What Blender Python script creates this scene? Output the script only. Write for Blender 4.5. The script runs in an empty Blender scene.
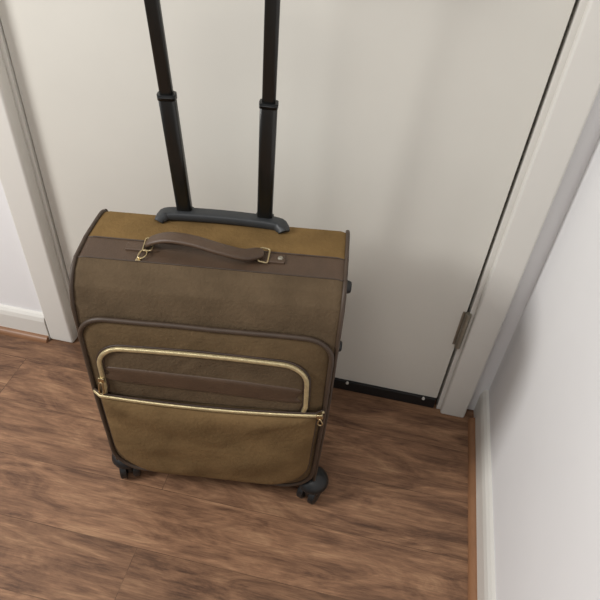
import bpy, bmesh, math, random
from mathutils import Vector, Matrix, noise
random.seed(3)
S=bpy.context.scene
C=S.collection

# ------------------------------------------------------------------ materials
def lin(c):
    return tuple(((v/255)/12.92 if v/255<=0.04045 else ((v/255+0.055)/1.055)**2.4) for v in c)+(1,)
def mat(name,rgb,rough=0.6,metal=0.0,nscale=0,namt=0.0,bump=0.0,sheen=0.0,spec=0.5,stretch=None,wr=0.0):
    m=bpy.data.materials.new(name); m.use_nodes=True
    nt=m.node_tree; b=nt.nodes['Principled BSDF']
    b.inputs['Roughness'].default_value=rough; b.inputs['Metallic'].default_value=metal
    b.inputs['Specular IOR Level'].default_value=spec
    if sheen: 
        b.inputs['Sheen Weight'].default_value=sheen; b.inputs['Sheen Roughness'].default_value=.4
        b.inputs['Sheen Tint'].default_value=lin([min(255,int(x*1.5)) for x in rgb])
    col=lin(rgb)
    b.inputs['Base Color'].default_value=col
    if nscale:
        tc=nt.nodes.new('ShaderNodeTexCoord'); n=nt.nodes.new('ShaderNodeTexNoise')
        n.inputs['Scale'].default_value=nscale; n.inputs['Detail'].default_value=8; n.inputs['Roughness'].default_value=.62
        src=tc.outputs['Object']
        if stretch:
            mp=nt.nodes.new('ShaderNodeMapping'); mp.inputs['Scale'].default_value=stretch
            nt.links.new(src,mp.inputs['Vector']); src=mp.outputs['Vector']
        nt.links.new(src,n.inputs['Vector'])
        if namt:
            r=nt.nodes.new('ShaderNodeValToRGB')
            r.color_ramp.elements[0].position=.3; r.color_ramp.elements[1].position=.7
            r.color_ramp.elements[0].color=tuple(v*(1-namt) for v in col[:3])+(1,)
            r.color_ramp.elements[1].color=tuple(min(1,v*(1+namt)) for v in col[:3])+(1,)
            nt.links.new(n.outputs['Fac'],r.inputs['Fac']); nt.links.new(r.outputs['Color'],b.inputs['Base Color'])
        if bump:
            n2=nt.nodes.new('ShaderNodeTexNoise'); n2.inputs['Scale'].default_value=nscale*14; n2.inputs['Detail'].default_value=4
            nt.links.new(src,n2.inputs['Vector'])
            bp=nt.nodes.new('ShaderNodeBump'); bp.inputs['Strength'].default_value=bump; bp.inputs['Distance'].default_value=.002
            nt.links.new(n2.outputs['Fac'],bp.inputs['Height'])
            if wr:
                n3=nt.nodes.new('ShaderNodeTexNoise'); n3.inputs['Scale'].default_value=8; n3.inputs['Detail'].default_value=2; n3.inputs['Distortion'].default_value=.8
                nt.links.new(src,n3.inputs['Vector'])
                bp2=nt.nodes.new('ShaderNodeBump'); bp2.inputs['Strength'].default_value=wr; bp2.inputs['Distance'].default_value=.03
                nt.links.new(n3.outputs['Fac'],bp2.inputs['Height']); nt.links.new(bp2.outputs['Normal'],bp.inputs['Normal'])
            nt.links.new(bp.outputs['Normal'],b.inputs['Normal'])
    return m
M_door=mat('door_paint',(216,213,204),.4,nscale=2.5,namt=.03,bump=.05)
M_trim=mat('trim_paint',(221,218,211),.4,nscale=3,namt=.03)
M_wall=mat('wall_paint',(234,233,233),.8,nscale=3,namt=.02,bump=.15)
M_bead=mat('bead_wood',(140,100,70),.45,nscale=6,namt=.3,stretch=(1,1,6))
M_black=mat('black_plastic',(22,23,24),.4,nscale=20,namt=.15)
M_seal=mat('seal_rubber',(20,18,18),.6)
M_tube=mat('black_tube',(22,21,18),.3,nscale=10,namt=.1)
M_grey=mat('grey_plastic',(46,48,50),.5,nscale=30,namt=.1)
M_steel=mat('hinge_steel',(150,144,130),.4,metal=.6,nscale=40,namt=.1)
M_gold=mat('gold_metal',(190,172,134),.32,metal=1.0,nscale=60,namt=.15)
M_zip=mat('gold_zip',(206,190,148),.38,metal=.65,nscale=150,namt=.2,bump=.3)
M_suede=mat('brown_suede',(91,76,58),.92,nscale=14,namt=.2,bump=.7,sheen=.08,spec=.12,wr=.3)
M_pock=mat('pocket_suede',(94,77,55),.92,nscale=12,namt=.22,bump=.7,sheen=.08,spec=.12,wr=.3)
M_must=mat('mustard_suede',(110,88,59),.92,nscale=11,namt=.22,bump=.7,sheen=.08,spec=.12,wr=.35)
M_must2=mat('gusset_suede',(116,92,57),.92,nscale=11,namt=.22,bump=.7,sheen=.08,spec=.12,wr=.3)
M_leath=mat('brown_leather',(76,58,43),.5,nscale=25,namt=.18,bump=.25)
M_leathd=mat('dark_leather',(56,41,31),.5,nscale=25,namt=.2,bump=.2)
M_pipe=mat('piping',(66,52,40),.55,nscale=30,namt=.15)

def wood_floor():
    m=bpy.data.materials.new('wood_laminate'); m.use_nodes=True
    nt=m.node_tree; N=nt.nodes; L=nt.links; b=N['Principled BSDF']
    def scale(vec,fac):
        x=N.new('ShaderNodeVectorMath'); x.operation='SCALE'; L.new(vec,x.inputs[0])
        if isinstance(fac,(int,float)): x.inputs['Scale'].default_value=fac
        else: L.new(fac,x.inputs['Scale'])
        return x.outputs['Vector']
    def rng(src,a,b_,c,d_):
        r=N.new('ShaderNodeMapRange')
        for i,v in zip((1,2,3,4),(a,b_,c,d_)): r.inputs[i].default_value=v
        L.new(src,r.inputs[0]); return r.outputs[0]
    def mapped(vec,sc,loc=(0,0,0)):
        q=N.new('ShaderNodeMapping'); q.inputs['Scale'].default_value=sc; q.inputs['Location'].default_value=loc
        L.new(vec,q.inputs['Vector']); return q.outputs['Vector']
    def nz(vec,s,det,rough=.5,dist=0):
        n=N.new('ShaderNodeTexNoise'); n.inputs['Scale'].default_value=s; n.inputs['Detail'].default_value=det; n.inputs['Roughness'].default_value=rough; n.inputs['Distortion'].default_value=dist
        L.new(vec,n.inputs['Vector']); return n
    tc=N.new('ShaderNodeTexCoord')
    p0=mapped(tc.outputs['Object'],(1,1,1),(.35,.05,0))
    br=N.new('ShaderNodeTexBrick'); br.offset=.37; br.offset_frequency=2
    br.inputs['Scale'].default_value=1; br.inputs['Brick Width'].default_value=1.25; br.inputs['Row Height'].default_value=.128
    br.inputs['Mortar Size'].default_value=.0008; br.inputs['Mortar Smooth'].default_value=.2
    br.inputs['Color1'].default_value=(0,0,0,1); br.inputs['Color2'].default_value=(1,1,1,1); br.inputs['Mortar'].default_value=(.5,.5,.5,1)
    L.new(p0,br.inputs['Vector'])
    ad=N.new('ShaderNodeVectorMath'); ad.operation='ADD'; L.new(p0,ad.inputs[0]); L.new(scale(br.outputs['Color'],13.7),ad.inputs[1])
    P=ad.outputs['Vector']
    big=nz(mapped(P,(2.2,9.0,1)),2.0,8,.68,1.5)
    med=nz(mapped(P,(5,46,1)),1.7,10,.78,.5)
    mixf=N.new('ShaderNodeMath'); mixf.operation='MULTIPLY_ADD'; mixf.inputs[1].default_value=.6
    L.new(big.outputs['Fac'],mixf.inputs[0])
    h=N.new('ShaderNodeMath'); h.operation='MULTIPLY'; h.inputs[1].default_value=.4; L.new(med.outputs['Fac'],h.inputs[0]); L.new(h.outputs[0],mixf.inputs[2])
    r=N.new('ShaderNodeValToRGB'); e=r.color_ramp.elements
    e[0].position=.36; e[0].color=lin((74,52,40)); e[1].position=.66; e[1].color=lin((172,135,103))
    x=e.new(.44); x.color=lin((108,79,60)); x=e.new(.53); x.color=lin((138,103,78))
    L.new(mixf.outputs[0],r.inputs['Fac'])
    fine=nz(mapped(P,(12,230,1)),1.5,6,.6)
    c=scale(r.outputs['Color'],rng(fine.outputs['Fac'],.3,.7,.76,1.2))
    nd=nz(P,30,6,.75)
    ad2=N.new('ShaderNodeVectorMath'); ad2.operation='MULTIPLY_ADD'; ad2.inputs[1].default_value=(.35,.35,0)
    L.new(nd.outputs['Color'],ad2.inputs[0]); L.new(mapped(P,(5.0,8.5,1)),ad2.inputs[2])
    v=N.new('ShaderNodeTexVoronoi'); v.inputs['Scale'].default_value=1.0; L.new(ad2.outputs['Vector'],v.inputs['Vector'])
    c=scale(c,rng(v.outputs['Distance'],.03,.11,.45,1))
    c=scale(c,rng(br.outputs['Color'],0,1,.86,1.08))
    c=scale(c,rng(br.outputs['Fac'],0,1,1,.55))
    L.new(c,b.inputs['Base Color'])
    b.inputs['Roughness'].default_value=.45; b.inputs['Specular IOR Level'].default_value=.32
    return m
M_floor=wood_floor()

# ------------------------------------------------------------------ mesh helpers
def finish(bm,name,mats,parent=None,smooth=True,bevel=0,seg=3,angle=35):
    me=bpy.data.meshes.new(name); bmesh.ops.recalc_face_normals(bm,faces=bm.faces[:]); bm.to_mesh(me); bm.free()
    for m in (mats if isinstance(mats,(list,tuple)) else [mats]): me.materials.append(m)
    o=bpy.data.objects.new(name,me); C.objects.link(o)
    if parent: o.parent=parent
    if smooth:
        for p in me.polygons: p.use_smooth=True
    if bevel:
        b=o.modifiers.new('bevel','BEVEL'); b.width=bevel; b.segments=seg; b.limit_method='ANGLE'; b.angle_limit=math.radians(angle)
    if smooth:
        w=o.modifiers.new('wn','WEIGHTED_NORMAL'); w.keep_sharp=True
    return o
def bm_box(bm,lo,hi,mi=0):
    vs=[bm.verts.new((x,y,z)) for x in (lo[0],hi[0]) for y in (lo[1],hi[1]) for z in (lo[2],hi[2])]
    for f in ((0,1,3,2),(4,6,7,5),(0,4,5,1),(2,3,7,6),(0,2,6,4),(1,5,7,3)):
        fc=bm.faces.new([vs[i] for i in f]); fc.material_index=mi
def box(name,lo,hi,m,parent=None,bevel=0,seg=3):
    bm=bmesh.new(); bm_box(bm,lo,hi); return finish(bm,name,m,parent,bool(bevel),bevel,seg)
def cyl(name,p0,p1,r0,r1,m,parent=None,seg=24,bevel=0):
    p0=Vector(p0); p1=Vector(p1); d=p1-p0
    bm=bmesh.new()
    bmesh.ops.create_cone(bm,cap_ends=True,segments=seg,radius1=r0,radius2=r1,depth=d.length)
    q=d.to_track_quat('Z','Y').to_matrix().to_4x4(); q.translation=(p0+p1)/2
    bmesh.ops.transform(bm,matrix=q,verts=bm.verts[:])
    return finish(bm,name,m,parent,True,bevel,3,50)
def catmull(pts,n=8,closed=False):
    P=[Vector(p) for p in pts]; out=[]; k=len(P)
    for i in range(k if closed else k-1):
        g=lambda j:(P[j%k] if closed else P[max(0,min(k-1,j))])
        a,b,c,d=g(i-1),g(i),g(i+1),g(i+2)
        for s in range(n):
            t=s/n
            out.append(.5*((2*b)+(c-a)*t+(2*a-5*b+4*c-d)*t*t+(3*b-a-3*c+d)*t**3))
    if not closed: out.append(P[-1])
    return out
def sweep(name,path,w,t,side,m,parent=None,closed=False,power=3.0,n=14,taper=None):
    bm=bmesh.new(); rings=[]; k=len(path)
    for i,p in enumerate(path):
        p=Vector(p)
        a=Vector(path[(i-1)%k if closed else max(i-1,0)]); b=Vector(path[(i+1)%k if closed else min(i+1,k-1)])
        T=(b-a).normalized(); s=Vector(side); s=(s-T*s.dot(T))
        s=s.normalized() if s.length>1e-5 else T.orthogonal().normalized()
        u=T.cross(s)
        f=taper(i/(k-1)) if taper else 1
        ring=[]
        for j in range(n):
            an=2*math.pi*j/n; cc,ss=math.cos(an),math.sin(an)
            ring.append(bm.verts.new(p+s*(w/2*f*math.copysign(abs(cc)**(2/power),cc))+u*(t/2*math.copysign(abs(ss)**(2/power),ss))))
        rings.append(ring)
    for i in range(k if closed else k-1):
        A,B=rings[i],rings[(i+1)%k]
        for j in range(n): bm.faces.new((A[j],A[(j+1)%n],B[(j+1)%n],B[j]))
    if not closed:
        bm.faces.new(rings[0]); bm.faces.new(rings[-1])
    return finish(bm,name,m,parent)
def tube(name,path,r,m,parent=None,closed=False):
    return sweep(name,path,2*r,2*r,(.31,.52,.8) ,m,parent,closed,power=2,n=10)
def rrect(x0,x1,z0,z1,rt,rb,n=8):
    pts=[]
    for cx,cz,a0,r in ((x1-rb,z0+rb,-90,rb),(x1-rt,z1-rt,0,rt),(x0+rt,z1-rt,90,rt),(x0+rb,z0+rb,180,rb)):
        for i in range(n+1):
            a=math.radians(a0+90*i/n); pts.append((cx+r*math.cos(a),cz+r*math.sin(a)))
    out=[]
    for i,p in enumerate(pts):
        q=pts[(i+1)%len(pts)]; d=math.dist(p,q); s=max(1,int(d/.02))
        for j in range(s): out.append((p[0]+(q[0]-p[0])*j/s,p[1]+(q[1]-p[1])*j/s))
    return out
def pad(name,outline,y0,h,m,parent,power=8,lump=0):
    bm=bmesh.new(); cx=sum(p[0] for p in outline)/len(outline); cz=sum(p[1] for p in outline)/len(outline)
    ks=[1,1,.995,.985,.97,.94,.9,.85,.78,.7,.6,.5,.4,.3,.2,.1]; prev=None
    for i,k in enumerate(ks):
        ring=[]
        for (x,z) in outline:
            hh=0 if i==0 else h*(1-k**power)**.5 if k<1 else h*.02
            X=cx+(x-cx)*k; Z=cz+(z-cz)*k
            if lump and i>2: hh+=lump*noise.noise(Vector((X*13,Z*16,h*900)))*(1-k**6)
            ring.append(bm.verts.new((X,y0-hh+(.006 if i==0 else 0),Z)))
        if prev:
            for j in range(len(ring)): bm.faces.new((prev[j],prev[(j+1)%len(ring)],ring[(j+1)%len(ring)],ring[j]))
        prev=ring
    bm.faces.new(prev)
    return finish(bm,name,m,parent)
def empty(name,loc=(0,0,0)):
    o=bpy.data.objects.new(name,None); C.objects.link(o); o.location=loc; o.empty_display_size=.1; return o

# ------------------------------------------------------------------ room
DY=.96
WX=.318
box('floor',(-2.2,-2.4,-.05),(WX+.1,1.06,0),M_floor)
bm=bmesh.new()
bm_box(bm,(-2.2,.935,0),(-.775,1.06,2.4)); bm_box(bm,(.275,.975,0),(WX,1.06,2.4)); bm_box(bm,(-.775,.95,2.06),(.275,1.06,2.4))
finish(bm,'wall_back',M_wall,None,False)
box('wall_right',(WX,-2.4,0),(WX+.1,1.06,2.4),M_wall)
d=empty('door_1')
box('leaf',(-.716,DY,.033),(.207,DY+.04,2.03),M_door,d,.002)
box('bottom_seal',(-.714,DY-.006,.001),(.205,DY+.03,.034),M_seal,d,.002)
for i,x in enumerate((-.6,-.4,-.2,-.012,.175)):
    cyl('seal_screw_%d'%i,(x,DY-.009,.031),(x,DY-.004,.031),.0035,.0035,M_trim,d)
h=empty('hinge'); h.parent=d
for k in range(5):
    cyl('knuckle_%d'%k,(.2105,DY-.006,.222+k*.0205),(.2105,DY-.006,.2420+k*.0205),.0065,.0065,M_steel,h,16,.0006)
box('plate',(.199,DY-.0012,.224),(.2085,DY+.001,.322),M_steel,h,.0005)
fr=empty('trim_1')
box('jamb_left',(-.735,DY-.006,0),(-.7180,DY+.09,2.06),M_trim,fr,.001)
box('casing_left',(-.790,.922,0),(-.724,.956,2.1),M_trim,fr,.007)
box('jamb_right',(.2125,DY-.004,0),(.226,DY+.09,2.06),M_trim,fr,.0015)
box('casing_right',(.222,.942,0),(.280,.982,2.1),M_trim,fr,.005)
box('head',(-.785,.925,2.035),(.280,.97,2.1),M_trim,fr,.005)
box('door_stop',(-.735,1.002,.0),(.226,1.02,2.03),M_seal,fr)
def skirting(name,a,b,nrm):
    a=Vector(a);b=Vector(b);n=Vector(nrm)
    prof=[(0,0),(.014,0),(.014,.062),(.011,.074),(.006,.081),(0,.083)]
    bm=bmesh.new(); R=[]
    for p in (a,b): R.append([bm.verts.new(p+n*q[0]+Vector((0,0,q[1]))) for q in prof])
    for i in range(len(prof)): j=(i+1)%len(prof); bm.faces.new((R[0][i],R[0][j],R[1][j],R[1][i]))
    bm.faces.new(R[0]); bm.faces.new(R[1])
    return finish(bm,name,M_trim,None,False)
skirting('baseboard_left',(-2.2,.935,0),(-.790,.935,0),(0,-1,0))
skirting('baseboard_right',(WX,-2.4,0),(WX,.975,0),(-1,0,0))
def bead(name,a,b,nrm):
    a=Vector(a);b=Vector(b);n=Vector(nrm); bm=bmesh.new(); R=[]
    prof=[(0,0)]+[(.014*math.cos(t*math.pi/12),.014*math.sin(t*math.pi/12)) for t in range(7)]
    for p in (a,b): R.append([bm.verts.new(p+n*q[0]+Vector((0,0,q[1]))) for q in prof])
    for i in range(len(prof)): j=(i+1)%len(prof); bm.faces.new((R[0][i],R[0][j],R[1][j],R[1][i]))
    bm.faces.new(R[0]); bm.faces.new(R[1])
    return finish(bm,name,M_bead,None,False)
bead('trim_2',(-2.2,.921,0),(-.791,.921,0),(0,-1,0))
bead('trim_3',(WX-.014,-2.4,0),(WX-.014,.941,0),(-1,0,0))

# ------------------------------------------------------------------ suitcase
s=empty('suitcase',(-.252,.709,0)); s.rotation_euler=(0,0,math.radians(6.8))
HW=.213
def tapf(z): return 1-.035*max(0,(.30-z)/.30)
prof=[(.095,.055),(.095,.30),(.095,.54),(.091,.560),(.080,.571),(.05,.574),(.001,.575),(-.001,.575),(-.044,.570),(-.046,.5695),(-.064,.560),(-.080,.540),(-.089,.512),(-.092,.475),(-.090,.3),(-.088,.075),(-.082,.058),(-.07,.052),(.08,.050)]
bm=bmesh.new(); xs=[-HW,-HW+.006,-HW+.016,-.12,0,.12,HW-.016,HW-.006,HW]; R=[]
for i,x in enumerate(xs):
    ring=[]
    for (y,z) in prof:
        if i in (0,8): yy=.003+(y-.003)*.945; zz=.3+(z-.3)*.972
        elif i in (1,7): yy=.003+(y-.003)*.985; zz=.3+(z-.3)*.992
        else: yy,zz=y,z
        ring.append(bm.verts.new((x*tapf(z),yy,zz)))
    R.append(ring)
n=len(prof)
for i in range(len(xs)-1):
    for j in range(n):
        k=(j+1)%n; f=bm.faces.new((R[i][j],R[i][k],R[i+1][k],R[i+1][j]))
        ym=(prof[j][0]+prof[k][0])/2; zm=(prof[j][1]+prof[k][1])/2
        f.material_index=0
        if zm>.2 and ym>0.0: f.material_index=1
        elif zm>.56 and -.0455<ym<=0: f.material_index=2
        if zm<.056: f.material_index=3
for ring in (R[0],R[-1]):
    f=bm.faces.new(ring); f.material_index=0
finish(bm,'shell',[M_suede,M_must2,M_leath,M_black],s,True,.003,3,20)
for nm,x in (('piping_l',-1),('piping_r',1)):
    pts=[(x*(HW-.004)*tapf(z),.003+(y-.003)*.985,.3+(z-.3)*.993) for (y,z) in prof[1:17]]
    tube(nm,catmull(pts,4),.0034,M_pipe,s)
for nm,y,z in (('seam_a',0,.5755),('seam_b',-.045,.570)):
    tube(nm,[(-HW+.006,y,z-.003),(-HW+.018,y,z),(.1,y,z),(HW-.018,y,z),(HW-.006,y,z-.003)],.0013,M_pipe,s)
PY=-.090
ol=[(x*tapf(z),z) for x,z in rrect(-.206,.203,.058,.488,.046,.06)]
pad('front_panel',ol,PY,.013,M_pock,s,10,.003)
tube('front_panel_piping',[(x,PY-.006+.0012*noise.noise(Vector((x*20,z*20,1))),z) for x,z in ol],.0044,M_pipe,s,True)
def zipz(x): return .310-.010*(1-(x/.19)**2)+.002*(x/.19)
ol3=[(x*tapf(z),z if z<.27 else z+zipz(x)-.302) for x,z in rrect(-.195,.192,.068,.30,.012,.085)]
pad('pouch',ol3,PY-.012,.018,M_must,s,6,.008)
tube('pouch_seam',[(x,PY-.0135,z) for x,z in ol3],.0014,M_pipe,s,True)
zp=[(x,PY-.021,zipz(x)+.003) for x in [-.204+.406*i/30 for i in range(31)]]
zp[0]=(-.204,PY-.012,zp[0][2]); zp[-1]=(.202,PY-.012,zp[-1][2])
sweep('zip_lower',zp,.0070,.006,(0,0,1),M_zip,s,n=10)
sweep('zip_tape',[(a,b+.0015,c) for a,b,c in zp],.013,.004,(0,0,1),M_leathd,s,n=10)
ax0,ax1,az0,az1,ar=-.180,.168,.312,.434,.045
arc=[(ax0-.004,az0-.003),(ax0,az0+.02)]
for i in range(9):
    a=math.radians(180-90*i/8); arc.append((ax0+ar+ar*math.cos(a),az1-ar+ar*math.sin(a)))
for i in range(1,10): arc.append((ax0+ar+(ax1-ar-ax0-ar)*i/10,az1+.003*math.sin(math.pi*i/10)))
for i in range(9):
    a=math.radians(90-90*i/8); arc.append((ax1-ar+ar*math.cos(a),az1-ar+ar*math.sin(a)))
arc+=[(ax1+.002,az0+.02),(ax1-.002,az0)]
sweep('zip_arch',[(x,PY-.0165,z) for x,z in arc],.0075,.008,(0,1,0),M_zip,s,n=10)
sweep('zip_arch_tape',[(x,PY-.0135,z) for x,z in arc],.004,.014,(0,1,0),M_leathd,s,n=10)
pad('arch_insert',[(x*.975,z-.003) for x,z in arc],PY-.012,.0045,M_suede,s,10,.001)
band=[(-.166,.352),(0,.345),(.148,.338),(.154,.352),(.15,.376),(0,.385),(-.158,.386),(-.168,.370)]
bd=[(p.x,p.y) for p in catmull([(x,z,0) for x,z in band],6,True)]
pad('leather_band',bd,PY-.0145,.0055,M_leath,s,6)
def puller(nm,x,z,y,ang=0,L=.03):
    g=empty(nm,(x,y,z)); g.parent=s; g.rotation_euler=(0,ang,0)
    box('slider',(-.0055,-.005,-.006),(.0055,.004,.006),M_gold,g,.002)
    pts=[(0,-.005,-.004),(-.003,-.006,-.01),(-.004,-.006,-L),(0,-.006,-L-.004),(.004,-.006,-L),(.003,-.006,-.01)]
    tube('pull',catmull(pts,4,True),.0013,M_gold,g,True)
puller('puller_arch',ax0-.002,.350,PY-.018,.1,.030)
puller('puller_main',.196,.319,PY-.02,-.15,.016)

HZ=.575
hp=catmull([(-.104,-.012,HZ+.004),(-.096,-.012,HZ+.012),(-.07,-.014,HZ+.022),(-.03,-.020,HZ+.024),(.015,-.028,HZ+.019),(.05,-.026,HZ+.011),(.07,-.014,HZ+.007),(.078,-.012,HZ+.004)],6)
sweep('carry_handle',hp,.025,.009,(0,1,0),M_leath,s,taper=lambda t:1-.35*abs(2*t-1)**4)
def ring(nm,x,y,z,w,h,tilt=0):
    g=tube(nm,[(a,b,0) for a,b in rrect(-w/2,w/2,-h/2,h/2,.003,.003,4)],.0014,M_gold,s,True); g.location=(x,y,z); g.rotation_euler=(math.radians(12),math.radians(tilt),0)
ring('ring_right',.080,-.014,HZ+.006,.015,.028,8)
ring('ring_left',-.102,-.014,HZ+.003,.014,.026,-8)
box('anchor_right',(.082,-.024,HZ-.004),(.114,-.004,HZ+.001),M_leath,s,.002)
box('anchor_left',(-.138,-.024,HZ-.004),(-.104,-.004,HZ+.001),M_leath,s,.002)
cyl('stud_right',(.106,-.014,HZ),(.106,-.014,HZ+.0035),.005,.0035,M_steel,s,20,.001)
tube('tag_loop',catmull([(-.104,-.024,HZ+.002),(-.110,-.030,HZ+.003),(-.112,-.040,HZ),(-.106,-.042,HZ-.001),(-.100,-.034,HZ+.001)],5,True),.0012,M_gold,s,True)
box('tag',(-.115,-.046,HZ-.006),(-.107,-.036,HZ-.002),M_gold,s,.0015)

th=empty('telescopic_handle'); th.parent=s
pl=catmull([(-.107,.060,HZ-.005),(-.102,.066,HZ+.001),(-.086,.074,HZ+.004),(0,.077,HZ+.006),(.083,.074,HZ+.006),(.099,.066,HZ+.004),(.104,.060,HZ-.001)],6)
sweep('base_plate',pl,.026,.016,(0,1,0),M_grey,th,power=3.5)
def lerp(a,b,t): return tuple(a[i]+(b[i]-a[i])*t for i in range(3))
for nm,b0,b1 in (('left',(-.066,.080,.577),(-.091,.066,1.03)),('right',(.068,.082,.58),(.073,.068,1.03))):
    tJ=(.786-.58)/.45
    sweep('tube_lower_'+nm,[b0,lerp(b0,b1,tJ)],.0255,.016,(1,0,0),M_tube,th,power=4,n=24)
    sweep('collar_'+nm,[lerp(b0,b1,tJ-.012),lerp(b0,b1,tJ+.006)],.0275,.018,(1,0,0),M_black,th,power=4,n=24)
    sweep('socket_'+nm,[lerp(b0,b1,-.01),lerp(b0,b1,.02)],.030,.020,(1,0,0),M_grey,th,power=4,n=24)
    sweep('tube_upper_'+nm,[lerp(b0,b1,tJ),b1],.020,.011,(1,0,0),M_tube,th,power=4,n=24)
sweep('grip',catmull([(-.105,.066,1.022),(-.093,.066,1.035),(-.06,.066,1.042),(-.015,.066,1.044),(.03,.066,1.042),(.075,.066,1.035),(.087,.066,1.022)],6),.03,.026,(0,1,0),M_black,th)

for i,z in enumerate((.325,.475)):
    cyl('side_mount_%d'%i,(HW-.004,.050,z),(HW+.014,.050,z),.015,.010,M_black,s,20,.003)
sweep('side_strap',catmull([(HW+.004,.05,.325),(HW+.006,.05,.35),(HW+.007,.05,.40),(HW+.006,.05,.45),(HW+.004,.05,.475)],6),.02,.004,(0,1,0),M_leathd,s)

# the soft case sags slightly to its left side
for o in list(s.children):
    if o.type=='MESH' and not o.name.startswith('ring'):
        for v in o.data.vertices:
            v.co.z+=.022*v.co.x*max(0,min(1,(v.co.z-.06)/.25))

for nm,x,y in (('front_left',-.190,-.066),('front_right',.202,-.074),('rear_left',-.185,.068),('rear_right',.185,.068)):
    w=empty('caster_'+nm,(x,y,0)); w.parent=s
    w.rotation_euler=(0,0,math.radians({'front_left':20,'front_right':-25}.get(nm,15)))
    bmh=bmesh.new(); bmesh.ops.create_uvsphere(bmh,u_segments=24,v_segments=12,radius=.033)
    for v in bmh.verts:
        v.co.z=v.co.z*.7 if v.co.z>0 else v.co.z*.45
    bmesh.ops.translate(bmh,verts=bmh.verts[:],vec=(0,0,.052)); finish(bmh,'housing',M_black,w)
    box('fork',(-.006,-.022,.018),(.006,.012,.056),M_black,w,.003)
    for k,xx in (('a',-.013),('b',.013)):
        cyl('wheel_'+k,(xx-.007,-.008,.0250),(xx+.007,-.008,.0250),.0249,.0249,M_black,w,32,.003)
    cyl('axle',(-.021,-.008,.0245),(.021,-.008,.0245),.006,.006,M_black,w,16,.001)
box('base_tray',(-.19,-.075,.044),(.19,.088,.056),M_black,s,.006)

# ------------------------------------------------------------------ light
w=bpy.data.worlds.new('room_ambient'); S.world=w; w.use_nodes=True
w.node_tree.nodes['Background'].inputs['Color'].default_value=(.95,.97,1,1)
w.node_tree.nodes['Background'].inputs['Strength'].default_value=.32
def area(name,loc,target,size,power,col,sy=None):
    l=bpy.data.lights.new(name,'AREA'); l.energy=power; l.color=col; l.size=size
    if sy: l.shape='RECTANGLE'; l.size_y=sy
    o=bpy.data.objects.new(name,l); C.objects.link(o); o.location=loc
    o.rotation_euler=(Vector(target)-Vector(loc)).to_track_quat('-Z','Y').to_euler(); return o
area('hall_daylight',(-1.7,-.15,1.5),(.3,.30,.35),.5,31,(1,.99,.97),.5)
area('ceiling_light',(-.4,-.3,2.35),(-.3,.5,0),.5,8,(1,.96,.91))

# ------------------------------------------------------------------ camera
f=590.0
D=Vector((-55,647,f)).normalized(); X=Vector((.9762,.1857,-.1127)); X=(X-D*X.dot(D)).normalized(); Y=X.cross(D)
cam=bpy.data.cameras.new('camera'); cam.lens=36*f/600; cam.sensor_width=36; cam.clip_start=.02
co=bpy.data.objects.new('camera',cam); C.objects.link(co)
right=Vector((X.x,Y.x,-D.x)); down=Vector((X.y,Y.y,-D.y)); fwd=Vector((X.z,Y.z,-D.z))
Rm=Matrix((right,-down,-fwd)).transposed().to_4x4(); Rm.translation=Vector((0,0,1.15))
co.matrix_world=Rm
S.camera=co
S.view_settings.view_transform='Standard'
